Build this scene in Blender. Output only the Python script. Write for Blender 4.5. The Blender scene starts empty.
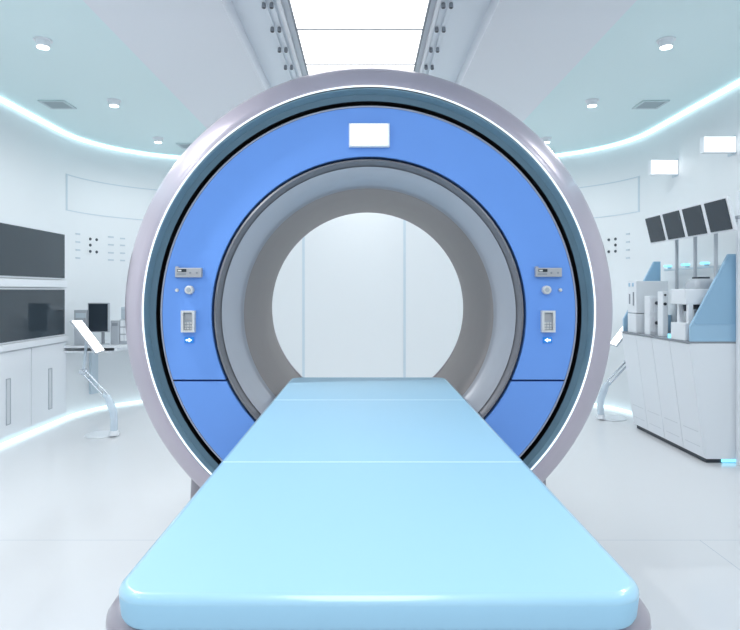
import bpy, bmesh, math
from mathutils import Vector, Matrix
PI = math.pi
sc = bpy.context.scene
COL = sc.collection
H = 1.15                      # eye height
F = 600.0                     # focal length in pixels of the 740 px frame
VX, VY = 364.0, 291.0         # vanishing point of the room


def P(px, py, d):
    return Vector(((px - VX) * d / F, d, H + (VY - py) * d / F))


# ------------------------------------------------------------------ materials
def lin(c):
    return tuple(((v / 255) / 12.92 if v / 255 <= .04045 else ((v / 255 + .055) / 1.055) ** 2.4) for v in c)


def mat(name, rgb, rough=.4, metal=0., emit=0., ecol=None, coat=0., noise=0., alpha=1., trans=0., spec=.5, bump=0., crough=.05):
    m = bpy.data.materials.new(name)
    m.use_nodes = True
    nt = m.node_tree
    b = nt.nodes['Principled BSDF']
    c = lin(rgb)
    b.inputs['Base Color'].default_value = (*c, 1)
    b.inputs['Roughness'].default_value = rough
    b.inputs['Metallic'].default_value = metal
    b.inputs['Specular IOR Level'].default_value = spec
    b.inputs['Coat Weight'].default_value = coat
    b.inputs['Coat Roughness'].default_value = crough
    b.inputs['Alpha'].default_value = alpha
    b.inputs['Transmission Weight'].default_value = trans
    if emit:
        b.inputs['Emission Color'].default_value = (*lin(ecol or rgb), 1)
        b.inputs['Emission Strength'].default_value = emit
    if noise or bump:
        tc = nt.nodes.new('ShaderNodeTexCoord')
        n = nt.nodes.new('ShaderNodeTexNoise')
        n.inputs['Scale'].default_value = 9
        n.inputs['Detail'].default_value = 3
        nt.links.new(tc.outputs['Object'], n.inputs['Vector'])
        if noise:
            mr = nt.nodes.new('ShaderNodeMapRange')
            mr.inputs['To Min'].default_value = max(0, rough - noise)
            mr.inputs['To Max'].default_value = rough + noise
            nt.links.new(n.outputs['Fac'], mr.inputs['Value'])
            nt.links.new(mr.outputs['Result'], b.inputs['Roughness'])
        if bump:
            bp = nt.nodes.new('ShaderNodeBump')
            bp.inputs['Strength'].default_value = bump
            bp.inputs['Distance'].default_value = .002
            nt.links.new(n.outputs['Fac'], bp.inputs['Height'])
            nt.links.new(bp.outputs['Normal'], b.inputs['Normal'])
    return m


M = dict(
    wall=mat('wall_paint', (233, 237, 240), .45, noise=.05),
    teal=mat('ceiling_teal', (222, 242, 244), .6),
    soffit=mat('ceiling_grey', (232, 236, 242), .6),
    tray=mat('tray_paint', (230, 238, 245), .5),
    seam=mat('wall_seam', (204, 216, 225), .5),
    seam2=mat('wall_groove', (206, 220, 230), .5),
    shell=mat('scanner_shell', (186, 178, 190), .3, metal=.5, noise=.03, coat=.3, crough=.12),
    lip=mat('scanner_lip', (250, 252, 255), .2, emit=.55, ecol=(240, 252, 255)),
    recess=mat('scanner_recess', (112, 142, 158), .5),
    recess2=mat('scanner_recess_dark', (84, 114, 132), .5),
    black=mat('black_gap', (6, 7, 10), .5),
    blue=mat('blue_panel', (112, 160, 236), .5, noise=.03, spec=.3),
    edge=mat('panel_edge', (165, 170, 188), .35),
    darkring=mat('bore_seal', (122, 122, 128), .4, metal=.2),
    collar=mat('bore_collar', (172, 174, 182), .38, metal=.25),
    bore=mat('bore_liner', (138, 129, 128), .4, metal=.15, noise=.03),
    plinth=mat('scanner_plinth', (150, 146, 154), .45),
    bed=mat('table_pad', (160, 203, 228), .5, spec=.25),
    bededge=mat('table_pad_edge', (160, 204, 228), .35, coat=1.0, crough=.12),
    bedseam=mat('table_seam', (225, 245, 255), .4),
    bedbase=mat('table_base', (156, 150, 160), .3, metal=.2, coat=.3),
    white=mat('white_plastic', (232, 236, 241), .35, noise=.04),
    grey=mat('grey_plastic', (176, 182, 190), .4),
    midgrey=mat('mid_grey_plastic', (140, 146, 154), .4),
    dark=mat('dark_plastic', (44, 52, 60), .4),
    darkmetal=mat('dark_metal', (62, 68, 76), .35, metal=.5),
    hardware=mat('control_grey', (176, 176, 180), .35),
    keypad=mat('keypad_white', (214, 214, 214), .4),
    screen=mat('black_glass', (58, 68, 76), .05, spec=.45),
    monitor=mat('monitor_glass', (46, 56, 66), .15, spec=.4),
    cabblue=mat('blue_acrylic', (158, 194, 220), .3, coat=.2),
    cabblue2=mat('blue_acrylic_inset', (146, 184, 212), .35, coat=.2),
    chrome=mat('bright_steel', (205, 212, 220), .25, metal=.7),
    glassy=mat('clear_plastic', (214, 228, 240), .15, alpha=.75),
    handle=mat('recessed_handle', (212, 217, 222), .4),
    slot=mat('wall_slot', (198, 210, 219), .5),
    port=mat('wall_port', (70, 80, 88), .5),
    vent=mat('vent_grey', (168, 184, 190), .5),
    ventframe=mat('vent_frame', (196, 214, 218), .5),
    lamp=mat('lamp_diffuser', (255, 255, 255), .5, emit=4., ecol=(248, 252, 255)),
    panel=mat('light_panel', (255, 255, 255), .5, emit=2.0, ecol=(255, 254, 252)),
    strip=mat('led_strip', (230, 255, 255), .5, emit=1.35, ecol=(212, 248, 255)),
    fstrip=mat('led_floor_strip', (230, 255, 255), .5, emit=.95, ecol=(230, 250, 255)),
    lit=mat('lit_white', (255, 255, 255), .5, emit=2.2, ecol=(250, 253, 255)),
    sign=mat('lit_sign', (255, 255, 255), .5, emit=.85, ecol=(250, 253, 255)),
    litbox=mat('lit_display', (255, 255, 255), .5, emit=2.2, ecol=(255, 255, 255)),
    cyan=mat('cyan_led', (90, 220, 255), .5, emit=.9, ecol=(150, 228, 250)),
    indblue=mat('indicator_blue', (30, 110, 190), .4, emit=.35, ecol=(30, 125, 205)),
    arrow=mat('indicator_arrow', (225, 250, 255), .4, emit=1.5, ecol=(225, 250, 255)),
)


def floor_material():
    m = bpy.data.materials.new('floor_tiles')
    m.use_nodes = True
    nt = m.node_tree
    b = nt.nodes['Principled BSDF']
    tc = nt.nodes.new('ShaderNodeTexCoord')
    sp = nt.nodes.new('ShaderNodeSeparateXYZ')
    nt.links.new(tc.outputs['Object'], sp.inputs[0])

    def math_(op, a, v=None, w=None):
        n = nt.nodes.new('ShaderNodeMath')
        n.operation = op
        nt.links.new(a, n.inputs[0]) if not isinstance(a, float) else None
        if v is not None:
            if isinstance(v, float):
                n.inputs[1].default_value = v
            else:
                nt.links.new(v, n.inputs[1])
        return n.outputs[0]

    def joint(axis, off, size):
        a = math_('SUBTRACT', sp.outputs[axis], off)
        a = math_('DIVIDE', a, size)
        a = math_('FRACT', math_('ADD', a, 100.5))
        a = math_('ABSOLUTE', math_('SUBTRACT', a, .5))
        return math_('LESS_THAN', a, .0016 / size * 1.0)
    j = math_('MAXIMUM', math_('MULTIPLY', joint(0, 1.55, 4.0), math_('LESS_THAN', sp.outputs[1], 2.77)), joint(1, 2.77, 4.4))
    mx = nt.nodes.new('ShaderNodeMix')
    mx.data_type = 'RGBA'
    nt.links.new(j, mx.inputs[0])
    mx.inputs[6].default_value = (*lin((226, 227, 230)), 1)
    mx.inputs[7].default_value = (*lin((186, 194, 206)), 1)
    nt.links.new(mx.outputs[2], b.inputs['Base Color'])
    n = nt.nodes.new('ShaderNodeTexNoise')
    n.inputs['Scale'].default_value = 2.5
    nt.links.new(tc.outputs['Object'], n.inputs['Vector'])
    mr = nt.nodes.new('ShaderNodeMapRange')
    mr.inputs['To Min'].default_value = .12
    mr.inputs['To Max'].default_value = .2
    nt.links.new(n.outputs['Fac'], mr.inputs['Value'])
    nt.links.new(mr.outputs['Result'], b.inputs['Roughness'])
    b.inputs['Specular IOR Level'].default_value = .6
    return m


M['floor'] = floor_material()


# ------------------------------------------------------------------ helpers
def thing(name, label, cat, loc=(0, 0, 0), group=None):
    o = bpy.data.objects.new(name, None)
    o.empty_display_size = .1
    COL.objects.link(o)
    o.location = loc
    return tag(o, label, cat, group)


def tag(o, label, cat, group=None):
    o['label'] = label
    o['category'] = cat
    if group:
        o['group'] = group
    return o


def offset(par):
    v = Vector((0, 0, 0))
    while par is not None:
        v += par.location
        par = par.parent
    return v


def obj(name, bm, m, parent=None, smooth=None, label=None, origin=None):
    """link a bmesh written in world coordinates as one mesh object"""
    off = offset(parent)
    me = bpy.data.meshes.new(name)
    if origin is not None:
        off = off + (Vector(origin) - off)
    bmesh.ops.translate(bm, verts=bm.verts, vec=-off)
    bmesh.ops.recalc_face_normals(bm, faces=bm.faces)
    bm.to_mesh(me)
    bm.free()
    for mm in (m if isinstance(m, (list, tuple)) else [m]):
        me.materials.append(M[mm])
    o = bpy.data.objects.new(name, me)
    COL.objects.link(o)
    if parent is not None:
        o.parent = parent
        if origin is not None:
            o.location = Vector(origin) - offset(parent)
    elif origin is not None:
        o.location = origin
    if smooth is not None:
        for p in me.polygons:
            p.use_smooth = True
        me.set_sharp_from_angle(angle=math.radians(smooth))
    if label:
        o['label'] = label
    return o


def struct(name, bm, m, smooth=None):
    o = obj(name, bm, m, None, smooth)
    o['kind'] = 'structure'
    return o


def copy_tree(o, parent=None):
    c = o.copy()
    COL.objects.link(c)
    c.parent = parent
    for ch in list(o.children):
        copy_tree(ch, c)
    return c


def box(bm, x0, x1, y0, y1, z0, z1, bev=0., seg=2, mi=0):
    b = bmesh.new()
    vs = [b.verts.new((x, y, z)) for x in (x0, x1) for y in (y0, y1) for z in (z0, z1)]
    for f in ((0, 1, 3, 2), (4, 6, 7, 5), (0, 4, 5, 1), (2, 3, 7, 6), (0, 2, 6, 4), (1, 5, 7, 3)):
        b.faces.new([vs[i] for i in f])
    if bev:
        bmesh.ops.bevel(b, geom=b.edges[:], offset=bev, segments=seg, profile=.5, affect='EDGES')
    return merge(bm, b, mi)


def merge(bm, b, mi=0):
    bmesh.ops.recalc_face_normals(b, faces=b.faces)
    for f in b.faces:
        f.material_index = mi
    me = bpy.data.meshes.new('tmp')
    b.to_mesh(me)
    b.free()
    bm.from_mesh(me)
    bpy.data.meshes.remove(me)
    return bm


def B(*a, **k):
    return box(bmesh.new(), *a, **k)


def prism(pts, dirv, bev=0., seg=2, bm=None, mi=0):
    """closed polygon (world points) pushed along dirv"""
    b = bmesh.new()
    vs = [b.verts.new(p) for p in pts]
    f = b.faces.new(vs)
    r = bmesh.ops.extrude_face_region(b, geom=[f])
    bmesh.ops.translate(b, verts=[v for v in r['geom'] if isinstance(v, bmesh.types.BMVert)], vec=dirv)
    bmesh.ops.recalc_face_normals(b, faces=b.faces)
    if bev:
        bmesh.ops.bevel(b, geom=b.edges[:], offset=bev, segments=seg, profile=.5, affect='EDGES')
    return merge(bm if bm is not None else bmesh.new(), b, mi)


def rrect(x0, x1, y0, y1, r, n=8):
    pts = []
    for cx, cy, a in ((x1 - r, y1 - r, 0), (x0 + r, y1 - r, 90), (x0 + r, y0 + r, 180), (x1 - r, y0 + r, 270)):
        for k in range(n + 1):
            t = math.radians(a + 90 * k / n)
            pts.append((cx + r * math.cos(t), cy + r * math.sin(t)))
    return pts


def loft(rings, bm=None, mi=0, cap=True):
    """rings: list of equally long closed loops of 3-D points"""
    b = bmesh.new()
    R = [[b.verts.new(p) for p in r] for r in rings]
    n = len(R[0])
    for a, c in zip(R, R[1:]):
        for i in range(n):
            b.faces.new((a[i], a[(i + 1) % n], c[(i + 1) % n], c[i]))
    if cap:
        b.faces.new(R[0])
        b.faces.new(R[-1][::-1])
    return merge(bm if bm is not None else bmesh.new(), b, mi)


def lathe_y(profile, cx, cz, n=192, closed=True, bm=None, mi=0):
    """profile of (radius, y) turned about the horizontal axis along y"""
    b = bmesh.new()
    R = []
    for k in range(n):
        t = 2 * PI * k / n
        R.append([b.verts.new((cx + r * math.cos(t), y, cz + r * math.sin(t))) for r, y in profile])
    m = len(profile)
    for k in range(n):
        a, c = R[k], R[(k + 1) % n]
        for i in range(m if closed else m - 1):
            j = (i + 1) % m
            b.faces.new((a[i], a[j], c[j], c[i]))
    return merge(bm if bm is not None else bmesh.new(), b, mi)


def cyl(p0, p1, r0, r1=None, n=20, bm=None, mi=0, bev=0.):
    r1 = r0 if r1 is None else r1
    p0, p1 = Vector(p0), Vector(p1)
    ax = (p1 - p0).normalized()
    u = ax.orthogonal().normalized()
    v = ax.cross(u)
    prof = [(0, r0), (1, r1)]
    L = (p1 - p0).length
    if bev:
        prof = [(0, r0 - bev), (bev / L, r0), (1 - bev / L, r1), (1, r1 - bev)]
    rings = [[p0.lerp(p1, t) + (u * math.cos(2 * PI * k / n) + v * math.sin(2 * PI * k / n)) * r for k in range(n)] for t, r in prof]
    return loft(rings, bm, mi)


def tube(pts, r, n=12, bm=None, mi=0):
    pts = [Vector(p) for p in pts]
    rings = []
    u = None
    for i, p in enumerate(pts):
        t = (pts[min(i + 1, len(pts) - 1)] - pts[max(i - 1, 0)]).normalized()
        if u is None:
            u = t.orthogonal().normalized()
        u = (u - t * u.dot(t)).normalized()
        v = t.cross(u)
        rr = r[i] if isinstance(r, (list, tuple)) else r
        rings.append([p + (u * math.cos(2 * PI * k / n) + v * math.sin(2 * PI * k / n)) * rr for k in range(n)])
    return loft(rings, bm, mi)


# ------------------------------------------------------------------ room
XL, XR = -2.72, 2.58
YC, RC = 5.35, 1.15            # where the rounded corners start, their radius
YB = YC + RC
ZT, ZS, ZTR = H + 1.44, H + 1.41, H + 1.51      # teal ceiling, grey soffit, light tray


def wall_curve(off=0., y0=-3.0, a0=0., a1=180., x_left=True, x_right=True, n=28):
    """plan of the far end of the room, from left wall over the back to the right wall, off = inwards"""
    pts = []
    if x_left:
        pts.append((XL + off, y0))
    r = RC - off
    for k in range(n + 1):
        t = math.radians(180 - 90 * k / n)
        pts.append((XL + RC + r * math.cos(t), YC + r * math.sin(t)))
    for k in range(n + 1):
        t = math.radians(90 - 90 * k / n)
        pts.append((XR - RC + r * math.cos(t), YC + r * math.sin(t)))
    if x_right:
        pts.append((XR - off, y0))
    return pts


def ribbon(inner, outer, z0, z1):
    b = bmesh.new()
    q = [[b.verts.new((x, y, z)) for (x, y) in c for z in (z0, z1)] for c in (inner, outer)]
    A, O = q
    n = len(inner)
    for i in range(n - 1):
        a0, a1, a2, a3 = A[2 * i], A[2 * i + 1], A[2 * i + 3], A[2 * i + 2]
        o0, o1, o2, o3 = O[2 * i], O[2 * i + 1], O[2 * i + 3], O[2 * i + 2]
        b.faces.new((a0, a1, a2, a3)); b.faces.new((o0, o3, o2, o1))
        b.faces.new((a1, o1, o2, a2)); b.faces.new((a0, a3, o3, o0))
    b.faces.new((A[0], O[0], O[1], A[1])); b.faces.new((A[-2], A[-1], O[-1], O[-2]))
    return merge(bmesh.new(), b)


def wall_hit(px, py, off=0.):
    """point of the far wall on the sight line through a pixel, and the wall's inward normal"""
    best = None
    c = wall_curve(off)
    k = (px - VX) / F
    for (xa, ya), (xb, yb) in zip(c, c[1:]):
        fa, fb = xa - k * ya, xb - k * yb
        if fa * fb <= 0 and max(ya, yb) > 0.5:
            t = fa / (fa - fb)
            y = ya + (yb - ya) * t
            if y > 0.5:
                d = Vector((xb - xa, yb - ya, 0)).normalized()
                nrm = Vector((d.y, -d.x, 0))
                best = (Vector((k * y, y, H + (VY - py) * y / F)), nrm, d)
    return best


struct('floor', B(-3.2, 3.1, -3.4, 6.8, -.1, 0), 'floor')
fc = wall_curve(0)
oc = wall_curve(-.12)
n_ = 29
struct('wall_left', ribbon(fc[:2], oc[:2], 0, 2.8), 'wall')
struct('wall_back', ribbon(fc[1:-1], oc[1:-1], 0, 2.8), 'wall', 30)
struct('wall_right', ribbon(fc[-2:], oc[-2:], 0, 2.8), 'wall')
struct('wall_rear', B(XL - .12, XR + .12, -3.12, -3.0, 0, 2.8), 'wall')
cb = bmesh.new()
TL, TR, SL, SR = -.69, .66, -1.365, 1.324
box(cb, XL - .12, SL, -3.1, 6.45, ZT, ZT + .25, mi=0)
box(cb, SR, XR + .12, -3.1, 6.45, ZT, ZT + .25, mi=0)
box(cb, SL, TL, -3.1, 6.45, ZS, ZS + .27, mi=1)
box(cb, TR, SR, -3.1, 6.45, ZS, ZS + .27, mi=1)
box(cb, TL, TR, -3.1, 6.45, ZTR, ZTR + .15, mi=2)
struct('ceiling', cb, ['teal', 'soffit', 'tray'])

# wall seams: outline of a long panel high on each curved corner, and the seams of the back wall
def sub_curve(off, side, x0, xend):
    c = wall_curve(off, y0=0, n=60)[1:-1]
    return [p for p in c if (x0 <= p[0] <= xend if side < 0 else xend <= p[0] <= x0)]
dl = wall_hit(66.5, 190)[0]
dr = wall_hit(639, 190)[0]
ti = 1
for side, xe, p in ((-1, -1.6, dl), (1, 1.45, dr)):
    for z0 in (H + 1.06, H + .735):
        a, b_ = sub_curve(.004, side, p.x, xe), sub_curve(0, side, p.x, xe)
        m_ = min(len(a), len(b_))
        a, b_ = (a[-m_:], b_[-m_:]) if side < 0 else (a[:m_], b_[:m_])
        struct('trim_%d' % ti, ribbon(a, b_, z0, z0 + .009), 'seam'); ti += 1
    q, n, d = wall_hit(66.5 if side < 0 else 639, 190)
    struct('trim_%d' % ti, prism([Vector((q.x, q.y, z)) + d * k - n * .002 for k, z in ((-.012, H + .735), (.012, H + .735), (.012, H + 1.069), (-.012, H + 1.069))], n * .006), 'seam'); ti += 1
for px in (303.5, 404.5):
    x = P(px, 0, YB).x
    struct('trim_%d' % ti, B(x - .013, x + .013, YB - .006, YB, 0, 2.53), 'seam2'); ti += 1
    
# skirting lights and cove light that run round the far end
o = obj('ceiling_light_strip', ribbon(wall_curve(.030, y0=-1), wall_curve(.004, y0=-1), ZT - .024, ZT - .003), 'strip', smooth=30)
tag(o, 'glowing white light strip curving along the top of the walls under the teal ceiling', 'light strip')
fi, fo = wall_curve(.050, y0=3.4), wall_curve(.033, y0=3.4)
fi[-1] = (XR - .050, 5.10); fo[-1] = (XR - .033, 5.10)
fi.pop(-2); fo.pop(-2)
o = obj('floor_light_strip', ribbon(fi, fo, .0, .022), 'fstrip', smooth=30)
tag(o, 'glowing white light strip along the foot of the curved wall on the floor', 'light strip')

# ------------------------------------------------------------------ ceiling fittings
PXL, PXR = -.379, .332
edges = [2.90, 3.42, 3.94, 4.46]
pl = ['nearest bright ceiling light panel, cut by the top of the photo',
      'middle of the three bright ceiling light panels, between two thin dark joints',
      'farthest bright ceiling light panel, half hidden behind the top of the scanner ring']
for i in range(3):
    t = thing('ceiling_light_panel', pl[i], 'ceiling light', ((PXL + PXR) / 2, (edges[i] + edges[i + 1]) / 2, ZTR), 'ceiling light panels in the tray')
    y0, y1 = edges[i] + .002, edges[i + 1] - .002
    fr = bmesh.new()
    w = .009
    box(fr, PXL - .012, PXL, y0, y1, ZTR - .022, ZTR)
    box(fr, PXR, PXR + .012, y0, y1, ZTR - .022, ZTR)
    box(fr, PXL, PXR, y0, y0 + .006, ZTR - .022, ZTR)
    box(fr, PXL, PXR, y1 - .005, y1, ZTR - .022, ZTR)
    obj('frame', fr, 'midgrey', t)
    obj('diffuser', B(PXL, PXR, y0 + .005, y1 - .005, ZTR - .018, ZTR - .004), 'panel', t)

for side, xa, xb, xm, word in ((-1, -.52, -.48, -.437, 'left'), (1, .412, .452, .385, 'right')):
    t = thing('ceiling_track', 'pale ceiling track with twin rails holding dark spotlights, %s of the bright panels' % word, 'lighting track', (xm, 4, ZTR), 'lighting tracks beside the ceiling panels')
    for x in (xa, xb):
        obj('rail', B(x - .011, x + .011, .5, 6.2, ZTR - .014, ZTR, bev=.003), 'tray', t)
    obj('moulding', B(xm - .011, xm + .011, .5, 6.2, ZTR - .03, ZTR, bev=.004), 'white', t)
    names = ['nearest', 'second nearest', 'third nearest', 'fourth nearest', 'farthest visible']
    for i in range(5):
        y = 3.115 + .287 * i
        s = thing('twin_spotlight', 'small dark twin spotlight on the %s ceiling track, %s of its five' % (word, names[i]), 'spotlight', ((xa + xb) / 2, y, ZTR - .014), 'twin spotlights on the ceiling tracks')
        for x in (xa, xb):
            h = obj('lamp_head', cyl((x, y, ZTR - .014), (x, y, ZTR - .040), .010, .012, 16, bev=.002), 'midgrey', s, 30)
            obj('lens', cyl((x, y, ZTR - .0401), (x, y, ZTR - .042), .009, .009, 16), 'dark', h, 30)

rows = ['nearest', 'middle', 'farthest']
src = None
for side, xs, word in ((-1, (-1.84, -1.887, -1.935), 'left'), (1, (1.732, 1.722, 1.714), 'right')):
    for i, y in enumerate((3.44, 4.53, 5.64)):
        x = xs[i]
        if src is None:
            t = src = thing('ceiling_downlight', '', 'downlight', (x, y, ZT), 'round downlights on the teal ceiling')
            h = obj('housing', cyl((x, y, ZT), (x, y, ZT - .042), .040, .037, 32, bev=.004), 'white', t, 40)
            obj('mounting_ring', lathe_y([(.0, 0), (.05, 0), (.05, .006), (0, .006)], 0, 0, 32), 'white', t, 40)
            r = t.children[-1]
            r.data.transform(Matrix.Translation((x, y, ZT)).inverted() @ Matrix.Translation((x, y, ZT)) @ Matrix.Identity(4))
            r.data.transform(Matrix.Translation(t.location))       # back to axis-centred coordinates
            r.data.transform(Matrix.Rotation(-PI / 2, 4, 'X'))
            obj('lamp', cyl((x, y, ZT - .0421), (x, y, ZT - .046), .032, .032, 32), 'lamp', t, 40)
        else:
            t = copy_tree(src)
            t.location = (x, y, ZT)
        t['label'] = 'white round surface downlight on the teal ceiling, %s one on the %s side' % (rows[i], word)

for x, y, w, l, label in ((-2.36, 4.62, .2, .2, 'flat grey square ceiling vent near the left wall'),
                          (2.205, 4.62, .2, .2, 'flat grey square ceiling vent near the right wall above the lit sign boxes'),
                          (-1.73, 5.93, .2, .2, 'small grey ceiling vent far back on the left, beside the scanner ring')):
    t = thing('ceiling_vent', label, 'vent', (x, y, ZT), 'grey vents on the teal ceiling')
    fr = bmesh.new()
    for a in ((x - w / 2, x + w / 2, y - l / 2, y - l / 2 + .02), (x - w / 2, x + w / 2, y + l / 2 - .02, y + l / 2),
              (x - w / 2, x - w / 2 + .02, y - l / 2 + .02, y + l / 2 - .02), (x + w / 2 - .02, x + w / 2, y - l / 2 + .02, y + l / 2 - .02)):
        box(fr, *a, ZT - .01, ZT)
    obj('frame', fr, 'ventframe', t)
    sl = bmesh.new()
    for k in range(6):
        yy = y - l / 2 + .03 + k * (l - .06) / 5
        prism([(x - w / 2 + .02, yy - .009, ZT - .001), (x - w / 2 + .02, yy - .006, ZT - .001), (x - w / 2 + .02, yy + .009, ZT - .009), (x - w / 2 + .02, yy + .006, ZT - .009)], (w - .04, 0, 0), bm=sl)
    obj('louvre', sl, 'vent', t)

# ------------------------------------------------------------------ wall ports and slots
def wall_disc(px, py, r, label, grp):
    p, n, d = wall_hit(px, py)
    o = obj('wall_port', cyl(p + n * .0, p + n * .006, r, r * .85, 18), 'port', None, 40, origin=p)
    tag(o, label, 'wall port', grp)

for word, pts in (('left', ((90.2, 239, 'top left'), (96.6, 239.7, 'top right'), (90.2, 245.1, 'middle'), (90.2, 251.4, 'bottom left'), (96.6, 252, 'bottom right'))),
                  ('right', ((608.8, 239.8, 'top left'), (615.5, 239, 'top right'), (615.5, 245, 'middle'), (608.8, 251.7, 'bottom left'), (615.5, 251.2, 'bottom right')))):
    for px, py, w in pts:
        wall_disc(px, py, .0145, 'small dark round port on the %s curved wall, %s of its cluster of five' % (word, w), 'dark round ports on the curved wall')

for px, ys, hw, label in ((77.8, (234, 242, 250, 258), 2.2, 'column of faint wall slots between the black glass screens and the five dark ports'),
                          (110.8, (237, 244.8, 252.8, 260), 2.8, 'column of faint slots in the left wall just right of the five dark ports'),
                          (122.5, (238.6, 245.4, 253.2, 260.5), 2.4, 'column of faint slots in the left wall beside the edge of the scanner ring'),
                          (628, (234, 242, 250, 258), 1.8, 'column of faint slots in the right wall left of the four tilted monitors')):
    p0 = wall_hit(px, sum(ys) / 4)[0]
    t = thing('wall_slot_vent', label, 'vent', p0, 'columns of faint wall slots')
    for y in ys:
        p, n, d = wall_hit(px, y)
        w = hw * p.y / F * 1.0
        w /= max(.35, abs(d.x - d.y * (px - VX) / F))
        h = .007
        pts = [p + d * sx * w + Vector((0, 0, sz * h)) for sx, sz in ((-1, -1), (1, -1), (1, 1), (-1, 1))]
        obj('slot', prism(pts, n * .004), 'slot', t)

# ------------------------------------------------------------------ scanner
CX, CZ = .02, H - .095
scanner = thing('mri_scanner', 'large ring-shaped medical scanner with blue front panels and a pale grey round shell', 'medical scanner', (CX, 2.9, 0))
shell = [(.925, 2.452), (.940, 2.453), (.962, 2.463), (.985, 2.485), (1.003, 2.507), (1.018, 2.53), (1.032, 2.565), (1.0435, 2.60), (1.05, 2.65),
         (1.052, 2.75), (1.052, 3.1), (1.046, 3.17), (1.03, 3.23), (1.0, 3.275), (.95, 3.31), (.88, 3.325), (.532, 3.33),
         (.532, 3.325), (.87, 3.32), (.925, 2.60)]
obj('outer_shell', lathe_y([(q * 1.01 if q > 1 else q, y) for q, y in shell], CX, CZ + .009), 'shell', scanner, 50)
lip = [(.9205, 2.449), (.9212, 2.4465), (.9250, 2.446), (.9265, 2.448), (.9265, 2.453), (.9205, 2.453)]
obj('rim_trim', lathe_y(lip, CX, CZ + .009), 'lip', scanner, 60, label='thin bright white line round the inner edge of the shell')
rec = [(.921, 2.452), (.906, 2.480), (.906, 2.60), (.925, 2.60), (.925, 2.452)]
obj('outer_recess', lathe_y(rec, CX, CZ), 'recess', scanner, 40, label='slate blue recessed ring')
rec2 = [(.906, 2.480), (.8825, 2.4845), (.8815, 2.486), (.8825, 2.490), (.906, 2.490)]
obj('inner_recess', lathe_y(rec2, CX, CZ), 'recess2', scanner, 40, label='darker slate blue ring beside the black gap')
obj('backing_plate', lathe_y([(.8815, 2.4905), (.9055, 2.4905), (.9055, 2.60), (.612, 2.60), (.612, 2.53), (.8815, 2.53)], CX, CZ), 'black', scanner, 40)
ZSEAM = P(0, 380.5, 2.48).z
def panel_bm(r0, r1, y0, y1, cut, keep_up, bev=.0025):
    prof = [(r0, y1), (r0, y0 + bev), (r0 + bev, y0), (r1 - bev, y0), (r1, y0 + bev), (r1, y1)]
    b = lathe_y(prof, CX, CZ)
    bmesh.ops.remove_doubles(b, verts=b.verts, dist=1e-6)
    r = bmesh.ops.bisect_plane(b, geom=b.verts[:] + b.edges[:] + b.faces[:], plane_co=(0, 0, cut), plane_no=(0, 0, 1), clear_inner=keep_up, clear_outer=not keep_up)
    ed = [e for e in b.edges if e.is_boundary]
    bmesh.ops.holes_fill(b, edges=ed, sides=0)
    return b
obj('upper_front_panel', panel_bm(.651, .8545, 2.480, 2.53, ZSEAM + .004, True), 'blue', scanner, 30)
obj('lower_front_panel', panel_bm(.651, .8545, 2.480, 2.53, ZSEAM - .004, False), 'blue', scanner, 30)
obj('panel_edging', lathe_y([(.855, 2.480), (.8605, 2.4805), (.863, 2.484), (.863, 2.53), (.855, 2.53)], CX, CZ), 'edge', scanner, 40, label='thin grey edge round the blue panel')
obj('bore_seal', lathe_y([(.640, 2.482), (.632, 2.478), (.620, 2.488), (.613, 2.500), (.613, 2.53), (.640, 2.53)], CX, CZ), 'darkring', scanner, 50, label='dark grey ring round the bore')
obj('bore_collar', lathe_y([(.612, 2.497), (.607, 2.499), (.590, 2.507), (.566, 2.522), (.546, 2.540), (.532, 2.558), (.534, 2.60), (.612, 2.60)], CX, CZ), 'collar', scanner, 50)
obj('bore_tube', lathe_y([(.532, 2.558), (.530, 2.565), (.530, 3.33), (.534, 3.33), (.536, 2.558)], CX, CZ), 'bore', scanner, 50)
pb = bmesh.new()
r0 = rrect(CX - .80, CX + .80, 2.62, 3.22, .05)
loft([[(x, y, z) for x, y in [(CX + (x - CX) * s, y) for x, y in r0]] for z, s in ((0, 1.0), (.1, .995), (.39, .98))], pb)
obj('plinth', pb, 'plinth', scanner, 40)

# lit display at the top
YF = 2.480
def fb(px0, py0, px1, py1, y0, y1, bev=0.):
    a, c = P(px0, py1, YF), P(px1, py0, YF)
    return B(a.x, c.x, y0, y1, a.z, c.z, bev=bev)
dsp = obj('display_housing', fb(349, 124.5, 389.5, 148, YF - .022, YF - .0005, .003), 'white', scanner)
obj('lit_screen', fb(351.5, 126, 387, 145.8, YF - .0245, YF - .0215), 'litbox', dsp)

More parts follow.
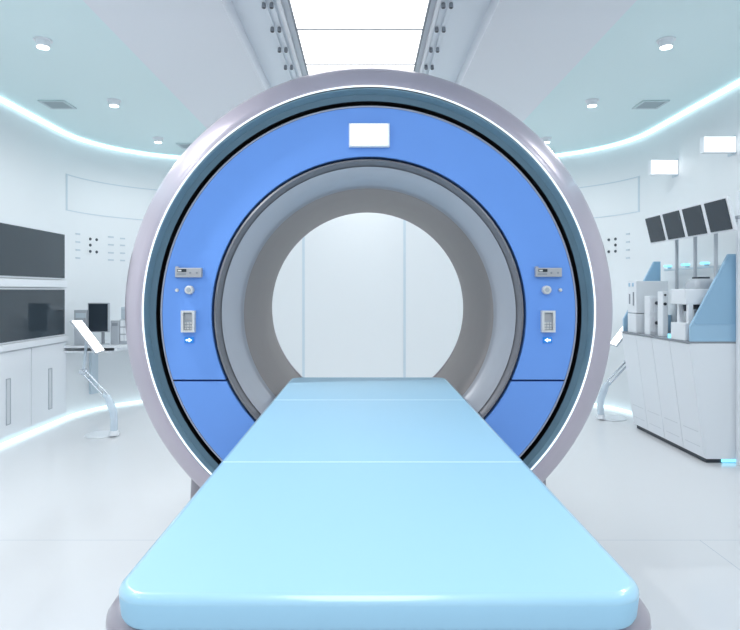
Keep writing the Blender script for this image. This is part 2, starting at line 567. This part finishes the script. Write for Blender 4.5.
for side, dx, dev, knob, btn, kp in ((-1, 0, (176.5, 268, 203, 277.5), (190.3, 290), (177.3, 290.3), (182.5, 310.5, 196, 332)),
                                     (1, 0, (534.4, 268, 560.4, 277), (545.7, 290), (560, 290), (540.5, 310.5, 553.7, 332))):
    x0, y0, x1, y1 = dev
    d = obj('control_box', fb(x0, y0, x1, y1, YF - .022, YF - .0005, .003), 'hardware', scanner)
    obj('tab', fb(x0, y0 - 1.4, x0 + 3, y0 + .8, YF - .016, YF - .001, .001), 'hardware', d)
    obj('display_window', fb(x0 + 2.6, y0 + 1.2, x0 + 11.4, y0 + 4.2, YF - .0232, YF - .021), 'dark', d)
    obj('lit_segment', fb(x0 + 3.2, y0 + 1.9, x0 + 6.6, y0 + 3.6, YF - .0242, YF - .022), 'keypad', d)
    obj('slot', fb(x0 + 2, y0 + 5.6, x0 + 11, y0 + 6.8, YF - .0228, YF - .021), 'midgrey', d)
    for q in (15.2, 21.8):
        p = P(x0 + q, y0 + 5, YF)
        obj('small_button', cyl((p.x, YF - .025, p.z), (p.x, YF - .021, p.z), .0040, n=12), 'midgrey', d, 40)
    p = P(knob[0], knob[1], YF)
    k = obj('knob', cyl((p.x, YF - .0005, p.z), (p.x, YF - .024, p.z), .0185, .0175, 32, bev=.003), 'keypad', scanner, 40)
    obj('knob_cap', cyl((p.x, YF - .0238, p.z), (p.x, YF - .0265, p.z), .0095, .0085, 20), 'grey', k, 40)
    p = P(btn[0], btn[1], YF)
    obj('push_button', cyl((p.x, YF - .0005, p.z), (p.x, YF - .012, p.z), .0075, .0065, 16, bev=.0015), 'keypad', scanner, 40)
    x0, y0, x1, y1 = kp
    kb = bmesh.new()
    for a in ((x0, y0, x1, y0 + 1.9), (x0, y1 - 1.9, x1, y1), (x0, y0 + 1.9, x0 + 2.3, y1 - 1.9), (x1 - 2.3, y0 + 1.9, x1, y1 - 1.9)):
        aa, cc = P(a[0], a[3], YF), P(a[2], a[1], YF)
        box(kb, aa.x, cc.x, YF - .024, YF - .0005, aa.z, cc.z)
    kf = obj('keypad', kb, 'keypad', scanner)
    obj('face_plate', fb(x0 + 2.3, y0 + 1.9, x1 - 2.3, y1 - 1.9, YF - .010, YF - .0005), 'grey', kf)
    obj('small_display', fb(x0 + 3.2, y0 + 3, x1 - 3.2, y0 + 9.6, YF - .0125, YF - .0095), 'hardware', kf)
    for r in range(3):
        for c in range(3):
            xx = x0 + 3.1 + c * 2.6
            yy = y0 + 11.6 + r * 2.7
            obj('key', fb(xx, yy, xx + 1.9, yy + 1.8, YF - .0145, YF - .0095), 'keypad', kf)
    cx = (x0 + x1) / 2 + .1
    ind = obj('indicator_light', fb(cx - 4.6, 337, cx + 4.6, 343, YF - .005, YF - .0005, .001), 'indblue', scanner, label='small glowing blue arrow light')
    s = 1 if side < 0 else -1
    a = [P(cx - 3.0 * s, 340.8, YF), P(cx - .2 * s, 340.8, YF), P(cx - .2 * s, 342, YF), P(cx + 3 * s, 340, YF), P(cx - .2 * s, 338, YF), P(cx - .2 * s, 339.2, YF), P(cx - 3.0 * s, 339.2, YF)]
    obj('arrow', prism([(q.x, YF - .0052, q.z) for q in a], (0, -.0012, 0)), 'arrow', ind)

# ------------------------------------------------------------------ patient table
bx0, bx1 = CX - .351, CX + .351
table = thing('patient_table', 'long pale blue padded patient table on a grey base sliding into the scanner', 'patient table', (CX, 1.5, 0))
def slab_rings(x0, x1, y0, y1, zprof, r):
    out = []
    for z, ins in zprof:
        out.append([(x, y, z) for x, y in rrect(x0 + ins, x1 - ins, y0 + ins, y1 - ins, max(r - ins, .004), 10)])
    return out
TZ = H - .39
zp = [(TZ - .048, .010), (TZ - .046, .006), (TZ - .040, .003), (TZ - .0125, .0)]
for k in range(1, 9):
    a = math.radians(90 * k / 8)
    zp.append((TZ - .012 + .012 * math.sin(a), .012 * (1 - math.cos(a))))
pt = obj('padded_top', loft(slab_rings(bx0, bx1, .765, 2.72, zp, .055)), ['bed', 'bededge'], table, 40)
for p in pt.data.polygons:
    if p.center.z > TZ - .0125 and len(p.vertices) == 4:
        p.material_index = 1        # the glossy rolled edge of the pad
for y in (1.368, 2.147):
    w = .0017 if y < 2 else .0022
    obj('seam', B(bx0 + .010, bx1 - .010, y - w, y + w, TZ - .002, TZ + .0006), 'bedseam', table, label='thin white seam across the table top')
ux0, ux1, uy0, uy1 = CX - .383, CX + .383, .775, 2.40
rings = []
for z, ins in ((.52, .12), (.56, .07), (.62, .025), (.66, .008), (.69, .0), (.700, .001), (.708, .006), (.712, .014), (.7125, .022)):
    rings.append([(x, y, z) for x, y in rrect(ux0 + ins, ux1 - ins, uy0 + ins, uy1 - min(ins, .03), max(.085 - ins * .3, .02), 10)])
obj('tray', loft(rings), 'bedbase', table, 40)
obj('sliding_carriage', B(CX - .2, CX + .2, 2.37, 2.70, .665, .7115, bev=.01), 'bedbase', table)
obj('lift_column', loft([[(x, y, z) for x, y in rrect(CX - w, CX + w, 1.15, 2.15, .06, 8)] for z, w in ((.05, .21), (.53, .23))]), 'bedbase', table, 40)
obj('foot', loft([[(x, y, z) for x, y in rrect(CX - .30 + i, CX + .30 - i, 1.02 + i, 2.30 - i, .08, 8)] for z, i in ((0, 0), (.045, 0), (.055, .012))]), 'bedbase', table, 40)

# ------------------------------------------------------------------ left wall: glass screens and cabinets
WX = XL + .03
def side_x(px, X=WX):           # distance at which a pixel column meets the plane x = X
    return X * F / (px - VX)
yR = side_x(64.3)
for z0, z1, label in ((H + .115, H + .505, 'upper wide black glass screen on the left wall'),
                      (H - .385, H + .012, 'lower wide black glass screen on the left wall below the white ledge')):
    t = thing('wall_screen', label, 'wall screen', (XL, 4.5, z0), 'black glass screens on the left wall')
    fb_ = bmesh.new()
    box(fb_, XL, WX, 3.3, yR + .035, z0 - .012, z1 + .012)
    obj('housing', fb_, 'white', t)
    obj('glass', B(WX, WX + .004, 3.32, yR, z0, z1), 'screen', t)
for z0, z1, dx, label in ((H + .030, H + .095, .012, 'white ledge between the two black glass screens'),
                      (H - .452, H - .400, .022, 'white ledge under the lower black glass screen, above the cabinets')):
    o = obj('wall_ledge', B(XL, WX + dx, 3.3, yR + .035, z0, z1, bev=.006), 'white', None, origin=(XL, 4.4, z0))
    tag(o, label, 'ledge', 'white ledges on the left wall')
hd = [side_x(7.5), side_x(49.5)]
cab = ((4.22, 4.845, hd[0], 'white flush wall cabinet with slot handle at the left edge of the photo'),
       (4.85, 5.42, hd[1], 'white flush wall cabinet with slot handle below the right end of the black screens'))
for y0, y1, yh, label in cab:
    t = thing('wall_cabinet', label, 'cabinet', (XL, (y0 + y1) / 2, .0), 'white cabinets along the left wall')
    xb_ = XL + .012
    if y1 > YC:
        y1b = yR + .035
    else:
        y1b = y1
    obj('body', B(XL, WX - .006, y0, y1b, .05, H - .455), 'white', t)
    d = obj('door', B(WX - .006, WX + .004, y0 + .003, y1b - .003, .055, H - .46, bev=.002), 'white', t)
    h = bmesh.new()
    for a in ((yh - .028, yh - .022, .14, .49), (yh + .022, yh + .028, .14, .49), (yh - .022, yh + .022, .14, .147), (yh - .022, yh + .022, .483, .49)):
        box(h, WX + .004, WX + .010, *a)
    hh = obj('handle', h, 'grey', d)
    obj('recess', B(WX + .004, WX + .006, yh - .022, yh + .022, .147, .483), 'handle', hh)

# ------------------------------------------------------------------ left desk with monitor and boxes
def arc_pts(off, xa, xb):
    return [p for p in wall_curve(off, y0=0, n=40)[1:42] if xa <= p[0] <= xb]
dz = H - .49
desk = thing('wall_desk', 'white curved shelf desk on the wall left of the scanner', 'desk', (-2.2, 5.6, 0))
def desk_poly(offa, offb, n=16):
    out, inn = [], []
    for k in range(n + 1):
        t = math.radians(179 - 66 * k / n)
        out.append((XL + RC + (RC - offb) * math.cos(t), YC + (RC - offb) * math.sin(t)))
        inn.append((XL + RC + (RC - offa) * math.cos(t), YC + (RC - offa) * math.sin(t)))
    return inn, out
i_, o_ = desk_poly(.54, .004)
obj('desktop', ribbon(i_, o_, dz - .02, dz), 'white', desk, 30)
i_, o_ = desk_poly(.51, .49)
obj('front_rail', ribbon(i_, o_, dz - .048, dz - .021), 'white', desk, 30)
i_, o_ = desk_poly(.46, .02)
obj('lower_shelf', ribbon(i_, o_, dz - .062, dz - .049), 'white', desk, 30)
pB = wall_hit(92.5, 375)
obj('bracket', prism([pB[0] + pB[2] * s * .04 + Vector((0, 0, z - pB[0].z)) for s, z in ((-1, .16), (1, .16), (1, dz - .063), (-1, dz - .063))], pB[1] * .03), 'seam2', desk)

def upright(px0, py0, px1, py1, d, depth, yaw, m, name, parent, bev=.004, z0=None):
    a, c = P(px0, py1, d), P(px1, py0, d)
    w = (c.x - a.x) / 2
    cx = (c.x + a.x) / 2
    zb = z0 if z0 is not None else a.z
    b = B(-w, w, 0, depth, zb, c.z, bev=bev)
    bmesh.ops.rotate(b, verts=b.verts, cent=(0, 0, 0), matrix=Matrix.Rotation(math.radians(yaw), 3, 'Z'))
    bmesh.ops.translate(b, verts=b.verts, vec=(cx, d, 0))
    return obj(name, b, m, parent)

mon = thing('desk_monitor', 'small dark upright monitor standing on the curved wall desk', 'monitor', (P(98.5, 0, 5.45).x, 5.45, dz))
upright(87.6, 302.8, 109, 332.2, 5.45, .025, 0, 'grey', 'housing', mon)
upright(88.6, 303.8, 107.6, 331.4, 5.448, .008, 0, 'monitor', 'screen', mon, bev=0)
px = P(103, 0, 5.47).x
obj('neck', B(px - .012, px + .012, 5.462, 5.482, dz + .008, P(0, 331, 5.45).z, bev=.003), 'midgrey', mon)
obj('base', cyl((px, 5.47, dz), (px, 5.47, dz + .01), .06, .055, 24), 'grey', mon, 40)
def on_desk(name, label, cat, px0, py0, px1, d, depth, m):
    t = thing(name, label, cat, (P((px0 + px1) / 2, 0, d).x, d, dz))
    body = upright(px0, py0, px1, 345, d, depth, 0, m, 'body', t, z0=dz)
    return t
t = on_desk('equipment_box', 'pale grey box standing behind the lit tilted console screen on the desk', 'equipment box', 74, 310, 86, 5.42, .08, 'grey')
upright(75.5, 313, 85.5, 318, 5.417, .004, 0, 'slot', 'vent_panel', t, bev=0)
upright(76, 322, 79, 324, 5.416, .005, 0, 'midgrey', 'switch', t, bev=0)
t = on_desk('equipment_box', 'low pale grey box on the desk right of the dark monitor', 'equipment box', 110.5, 320.5, 119, 5.5, .12, 'grey')
upright(112, 323, 117.5, 326, 5.497, .004, 0, 'midgrey', 'front_panel', t, bev=0)
t = on_desk('sample_rack', 'white rack with a grid of compartments on the desk beside the scanner ring', 'rack', 119.5, 319.5, 136, 5.52, .14, 'grey')
for r in range(3):
    for c in range(4):
        upright(120.2 + c * 4, 320.5 + r * 7.2, 123.6 + c * 4, 326.5 + r * 7.2, 5.512, .012, 0, 'white', 'drawer', t, bev=.002)
t = on_desk('storage_case', 'tall pale case behind the white rack beside the scanner ring', 'case', 121, 307, 135, 5.70, .10, 'seam')
upright(122, 309, 134, 311, 5.696, .006, 0, 'slot', 'lid_line', t, bev=0)

# ------------------------------------------------------------------ tilted consoles on curved stands
def console(label, sgn, sx, sy, group):
    def Q(v):
        return Vector((sgn * v[0] + sx, v[1] + sy, v[2]))
    base = Q((P(112, 435, 4.75).x - .10, 4.8, 0))
    t = thing('tilted_console', label, 'console', base, group)
    A, D = P(72, 321, 4.6), P(96.2, 352.5, 4.6)
    Bk, Ck = P(81.6, 320.5, 4.95), P(104.4, 351.5, 4.95)
    nrm = (D - A).cross(Bk - A).normalized()
    if nrm.z < 0:
        nrm = -nrm
    def corner(u, v):
        return A + (D - A) * u + (Bk - A) * v
    def slab(u0, u1, v0, v1, h0, h1):
        pts = [Q(corner(u, v) + nrm * h0) for u, v in ((u0, v0), (u1, v0), (u1, v1), (u0, v1))]
        n2 = Vector((sgn * nrm.x, nrm.y, nrm.z)) * (h1 - h0)
        return prism(pts, n2)
    obj('panel', slab(-.02, 1.03, -.02, 1.02, -.016, -.001), 'grey', t)
    obj('lit_screen', slab(0, 1, 0, 1, -.001, .002), 'lit', t)
    hinge = corner(.5, .5) - nrm * .022
    elbow = P(83.5, 371.5, 4.72)
    knee = P(107.6, 397, 4.72)
    obj('bracket', tube([Q(hinge), Q(hinge + Vector((.0, 0, -.05))), Q(elbow)], [.014, .012, .010]), 'glassy', t, 40)
    ob = obj('elbow_joint', cyl(Q(elbow + Vector((0, -.035, 0))), Q(elbow + Vector((0, .035, 0))), .022, bev=.004), 'chrome', t, 40)
    off = Vector((.0, .018, .0))
    for s in (-1, 1):
        o2 = Vector(((knee - elbow).z, 0, -(knee - elbow).x)).normalized() * .016 * s
        obj('strut', tube([Q(elbow + o2), Q(knee + o2)], .008), 'chrome', t, 40)
    k2, k3 = P(110.5, 404, 4.72), P(114, 424, 4.72)
    foot = Vector((k3.x - .01, 4.74, .03))
    path = [knee + Vector((-.03, 0, .02)), knee, k2, P(113.4, 412, 4.72), P(114.3, 420, 4.72), foot]
    obj('curved_post', tube([Q(p) for p in path], [.02, .026, .03, .03, .028, .028]), 'glassy', t, 40)
    bb = cyl((0, 0, 0), (0, 0, .010), .13, .125, 40, bev=.004)
    bmesh.ops.translate(bb, verts=bb.verts, vec=base + Vector((0, 0, 0)))
    obj('base', bb, 'white', t, 40)
    fp = Q(foot)
    obj('post_socket', cyl((fp.x, fp.y, .012), (fp.x, fp.y, .05), .04, .032, 24), 'white', t, 40)
console('white tilted console with glowing screen on a curved stand, before the left wall desk', 1, 0, 0, 'tilted consoles on stands')
console('white tilted console with glowing screen between the scanner ring and the white workstation', -1, .14, .62, 'tilted consoles on stands')

# ------------------------------------------------------------------ workstation on the right
Y0, Y1 = 4.0, 5.06
ZC = H - .338
xt, xb, xw = 2.168, 2.272, XR - .003
ws = thing('laboratory_workstation', 'white slanted workstation cabinet with four doors and blue side panels at the right wall', 'workstation', (2.4, 4.5, 0))
def xsec(z):
    return xt + (xb - xt) * (ZC - z) / (ZC - .03)
obj('cabinet_body', prism([(xb + .012, Y0, .03), (xw, Y0, .03), (xw, Y0, ZC - .012), (xt + .012, Y0, ZC - .012)], (0, Y1 - Y0, 0)), 'white', ws)
obj('toe_kick', B(xb + .02, xw, Y0 + .02, Y1 - .02, 0, .03), 'darkmetal', ws)
obj('base_light', B(xb + .12, xw - .02, Y0 + .010, Y0 + .0195, .005, .024), 'cyan', ws, label='cyan glow strip under the cabinet end')
obj('counter_edge', B(xt - .004, xw, Y0 - .002, Y1 + .004, ZC - .012, ZC, bev=.002), 'midgrey', ws, label='thin dark grey counter')
ys = [4.0, 4.265, 4.53, 4.795, 5.06]
for a, c in zip(ys, ys[1:]):
    a, c = a + .0025, c - .0025
    d = obj('door', prism([(xsec(.035), a, .035), (xsec(.035) + .012, a, .035), (xsec(ZC - .016) + .012, a, ZC - .016), (xsec(ZC - .016), a, ZC - .016)], (0, c - a, 0), bev=.0015), 'white', ws)
    for z in (.10, .20):
        obj('groove', prism([(xsec(z) - .0012, a + .035, z), (xsec(z) + .002, a + .035, z), (xsec(z + .006) + .002, a + .035, z + .006), (xsec(z + .006) - .0012, a + .035, z + .006)], (0, c - a - .07, 0)), 'handle', d)
def side_panel(y, th):
    pts = [(2.178, y, ZC), (2.178, y, H - .235), (2.432, y, H + .247), (2.487, y, H + .247), (2.487, y, H - .2), (xw, y, H - .2), (xw, y, ZC)]
    p = obj('side_panel', prism(pts, (0, th, 0), bev=.002), 'cabblue', ws, label='blue acrylic side panel')
    q = [(2.21, H - .222), (2.470, H - .222), (2.478, H - .214), (2.478, H + .236), (2.437, H + .236), (2.20, H - .212)]
    obj('inset', prism([(x, y - .004, z) for x, z in q], (0, .0045, 0)), 'cabblue2', p)
side_panel(Y0 + .001, .022)
side_panel(Y1 - .03, .022)

def equip(name, label, cat, loc):
    return thing(name, label, cat, loc)
# far analyser
t = equip('analyser', 'tall pale box analyser with dark slots at the far end of the workstation counter', 'laboratory device', (2.3, 4.9, ZC))
obj('lower_body', B(2.19, 2.45, 4.83, 4.985, ZC, P(0, 313.8, 4.83).z, bev=.004), 'white', t)
ub = obj('upper_body', B(2.19, 2.45, 4.83, 4.985, P(0, 313.2, 4.83).z, P(0, 281, 4.83).z, bev=.004), 'white', t)
for (yy, z0, z1, w) in ((4.945, 294, 304, .009), (4.875, 292, 305.5, .009)):
    obj('slot', B(2.187, 2.1905, yy - w, yy + w, P(0, z1, 4.9).z, P(0, z0, 4.9).z), 'midgrey', ub)
for yy in (4.95, 4.885):
    obj('indicator', B(2.187, 2.1905, yy - .012, yy + .012, P(0, 286.5, 4.9).z, P(0, 283, 4.9).z), 'cabblue', ub)
# gridded box
t = equip('incubator', 'low white gridded box with dark knobs in front of the tall analyser', 'laboratory device', (2.23, 4.65, ZC))
bz0, bz1 = ZC, P(0, 296, 4.62).z
obj('body', B(2.196, 2.275, 4.62, 4.70, bz0, bz1, bev=.004), 'white', t)
for r in range(2):
    for c in range(2):
        zz = bz0 + .02 + r * (bz1 - bz0) / 2
        obj('drawer', B(2.200 + c * .030, 2.225 + c * .030, 4.614, 4.621, zz, zz + (bz1 - bz0) / 2 - .03, bev=.002), 'white', t)
for z in (303, 323):
    p = P(657.5, z, 4.6)
    obj('knob', cyl((p.x, 4.62, p.z), (p.x, 4.59, p.z), .014, .012, 16), 'darkmetal', t, 40)
# slim tower
t = equip('control_tower', 'slim white upright control tower with two dark buttons on the workstation counter', 'laboratory device', (2.215, 4.45, ZC))
obj('body', B(2.210, 2.250, 4.44, 4.52, ZC, P(0, 291.5, 4.44).z, bev=.005), 'white', t)
for y_, r in ((295, .007), (304, .011)):
    p = P(664.8, y_, 4.44)
    obj('button', cyl((p.x, 4.44, p.z), (p.x, 4.43, p.z), r, n=16), 'dark', t, 40)
obj('stripe', B(2.244, 2.247, 4.437, 4.4405, ZC + .02, P(0, 297, 4.44).z), 'handle', t)
# microscope-like analyser with grey lid
t = equip('bench_analyser', 'white open-fronted bench analyser with a grey domed lid, partly behind the blue side panel', 'laboratory device', (2.3, 4.2, ZC))
yd0, yd1 = 4.06, 4.25
obj('base', B(2.172, 2.42, yd0, yd1, ZC, P(0, 323, 4.1).z, bev=.005), 'white', t)
obj('head', B(2.172, 2.42, yd0, yd1, P(0, 304.5, 4.1).z, P(0, 289, 4.1).z, bev=.006), 'white', t)
obj('back_plate', B(2.36, 2.42, yd0 + .06, yd1 - .005, P(0, 323, 4.1).z, P(0, 304.5, 4.1).z), 'grey', t)
for a, c in ((yd0, yd0 + .03), (yd0 + .12, yd0 + .15)):
    obj('column', B(2.195, 2.225, a, c, P(0, 323.2, 4.1).z, P(0, 304.3, 4.1).z, bev=.003), 'white', t)
obj('objective', cyl((2.22, 4.14, P(0, 304.6, 4.06).z), (2.22, 4.14, P(0, 311, 4.17).z), .022, .012, 18), 'darkmetal', t, 40)
obj('slot', B(2.255, 2.34, yd0 + .002, yd0 + .05, P(0, 309.5, 4.1).z, P(0, 304.6, 4.1).z), 'dark', t)
lid = loft([[(x, y, z) for x, y in rrect(2.255 + i, 2.41 - i, yd0 + .01 + i, yd1 - .01 - i, .03, 6)] for z, i in ((P(0, 289, 4.1).z, 0), (P(0, 284, 4.1).z, .0), (P(0, 280, 4.1).z, .014), (P(0, 278.5, 4.1).z, .03))])
ld = obj('lid', lid, 'grey', t, 40)
obj('lid_top', B(2.29, 2.37, yd0 + .05, yd1 - .06, P(0, 278.7, 4.1).z, P(0, 276.8, 4.1).z, bev=.002), 'darkmetal', ld)
obj('front_light', B(2.225, 2.30, yd0 - .004, yd0 + .001, ZC + .01, ZC + .03), 'white', t)
o = obj('sample_tray', B(2.20, 2.30, 4.03, 4.054, ZC, ZC + .022, bev=.003), 'dark', None, origin=(2.25, 4.06, ZC))
tag(o, 'small dark tray lying on the workstation counter in front of the bench analyser', 'tray')
o = obj('counter_lamp', B(2.19, 2.215, 4.30, 4.33, ZC, ZC + .03, bev=.004), 'cyan', None, origin=(2.2, 4.36, ZC))
tag(o, 'tiny glowing cyan lamp on the counter edge beside the bench analyser', 'lamp')

# ------------------------------------------------------------------ monitor rack
rack = thing('monitor_rack', 'light grey rack of slim posts behind the workstation carrying four monitors', 'rack', (2.45, 4.3, ZC))
for y in (4.43, 4.19, 3.945 + .10):
    pass
XP = 2.36
for px in (676.7, 695.2, 715.8):
    y = XP * F / (px - VX)
    obj('post', B(XP - .011, XP + .011, y - .008, y + .008, ZC, H + .46, bev=.003), 'grey', rack)
obj('end_post', B(2.464, 2.492, 3.95, 3.978, 0, H + .66, bev=.004), 'white', rack)
obj('top_rail', B(XP - .012, XP + .012, 3.76, 4.78, H + .455, H + .475, bev=.003), 'grey', rack)
obj('end_arm', B(XP, 2.464, 3.952, 3.972, H + .458, H + .474), 'grey', rack)
obj('lamp_rail', B(2.497, 2.515, 4.05, 5.0, H + .165, H + .182, bev=.003), 'seam', rack)
for y, w in ((4.92, 'farthest'), (4.65, 'middle'), (4.386, 'nearest')):
    t = thing('task_lamp', 'small glowing cyan lamp on the rail below the tilted monitors, %s of three' % w, 'lamp', (2.5, y, H + .183), 'cyan lamps on the rail')
    obj('mount', B(2.500, 2.512, y - .02, y + .02, H + .1825, H + .195), 'grey', t)
    obj('lamp_cover', B(2.470, 2.513, y - .028, y + .028, H + .195, H + .212, bev=.004), 'cyan', t)
lean = Vector((.046, 0, -.19))
wn = ['farthest', 'second farthest', 'third farthest', 'nearest']
for i in range(4):
    ya = 4.80 - i * .2766
    yb = ya - .23
    t = thing('tilted_monitor', 'dark tilted monitor above the workstation, %s in the row of four' % wn[i], 'monitor', (2.3, (ya + yb) / 2, H + .38), 'tilted monitors above the workstation')
    top = Vector((2.25, ya, H + .577)); nx = Vector((-.19, 0, -.046)).normalized()
    L = lean.normalized()
    pts = [top + Vector((0, .022, 0)) - L * .012, top + Vector((0, -.252, 0)) - L * .012, top + Vector((0, -.252, 0)) + lean + L * .012, top + Vector((0, .022, 0)) + lean + L * .012]
    obj('housing', prism([p - nx * .003 for p in pts], -nx * .018, bev=.003), 'white', t)
    pts = [top, top + Vector((0, -.23, 0)), top + Vector((0, -.23, 0)) + lean, top + lean]
    obj('screen', prism([p - nx * .004 for p in pts], nx * .006), 'monitor', t)
    obj('bracket', B(2.297, 2.365, (ya + yb) / 2 - .02, (ya + yb) / 2 + .02, H + .4755, H + .487), 'midgrey', t)

# lit sign boxes on the right wall
for (x0, y0, x1, y1, d, label) in ((651, 160, 678, 174.3, 4.92, 'blank glowing sign box on the right wall, the farther one, nearer the scanner'),
                            (704, 136.5, 736, 152.3, 4.155, 'glowing blank white sign box on the right wall above the monitors, the nearer one')):
    a, c = P(x0, y1, d), P(x1, y0, d)
    t = thing('wall_sign_light', label, 'lit sign', (c.x, d, a.z), 'lit sign boxes on the right wall')
    obj('housing', B(a.x, c.x, d, d + .05, a.z, c.z, bev=.003), 'white', t)
    obj('lit_face', B(a.x + .002, c.x - .002, d - .003, d + .001, a.z + .002, c.z - .002), 'sign', t)
    obj('shadow_plate', B(c.x - .004, XR, d + .01, d + .09, a.z - .012, c.z + .012), 'seam', t)  # bluish mount to the wall, its colour paints the shadow beside the box

# ------------------------------------------------------------------ lights
def area(name, loc, sx, sy, power, col=(1, 1, 1), rot=(0, 0, 0)):
    l = bpy.data.lights.new(name, 'AREA')
    l.shape = 'RECTANGLE'
    l.size, l.size_y = sx, sy
    l.energy = power
    l.color = col
    o = bpy.data.objects.new(name, l)
    COL.objects.link(o)
    o.location = loc
    o.rotation_euler = rot
    return o
xc = (PXL + PXR) / 2
area('ceiling_lamp_front', (xc, -.9, ZTR - .02), .71, 3.6, 36, (.985, .99, .98))
area('ceiling_lamp_far', (xc, 5.4, ZTR - .02), .71, 1.6, 11, (.985, .99, .98))
for xs, ps in (((-1.84, -1.887, -1.935, -1.40, -1.74, -1.72), (14, 11, 11, 66, 14, 10)), ((1.732, 1.722, 1.714, 1.68, 1.68, 1.68), (14, 11, 11, 20, 12, 9))):  # the strongest left one, off its row, is added for the ring highlight
    for x, y, pw in zip(xs, (3.44, 4.53, 5.64, 2.28, 1.23, .18), ps):
        l = bpy.data.lights.new('downlight_and_added_spot', 'SPOT')
        l.energy = pw
        l.spot_size = math.radians(174)
        l.spot_blend = 1.0
        l.shadow_soft_size = .03
        l.color = (.985, .99, .98)
        o = bpy.data.objects.new('downlight_and_added_spot', l)
        COL.objects.link(o)
        o.location = (x, y, ZT - .10)
w = bpy.data.worlds.new('world')
sc.world = w
w.use_nodes = True
w.node_tree.nodes['Background'].inputs[0].default_value = (.85, .93, 1, 1)
w.node_tree.nodes['Background'].inputs[1].default_value = .4

# ------------------------------------------------------------------ camera
cam = bpy.data.cameras.new('camera')
co = bpy.data.objects.new('camera', cam)
COL.objects.link(co)
co.location = (0, 0, H)
co.rotation_euler = (PI / 2, 0, 0)
cam.sensor_width = 36
cam.lens = F / 740 * 36
cam.shift_x = (370 - VX) / 740
cam.shift_y = -(315 - VY) / 740
cam.clip_start = .01
sc.camera = co

sc.view_settings.view_transform = 'Standard'
sc.view_settings.look = 'None'
sc.view_settings.gamma = 1
sc.view_settings.use_curve_mapping = False
sc.view_settings.exposure = 0.45
sc.cycles.use_denoising = True
sc.cycles.max_bounces = 10
sc.cycles.diffuse_bounces = 6
sc.cycles.sample_clamp_indirect = 6
sc.cycles.caustics_reflective = False
sc.cycles.caustics_refractive = False
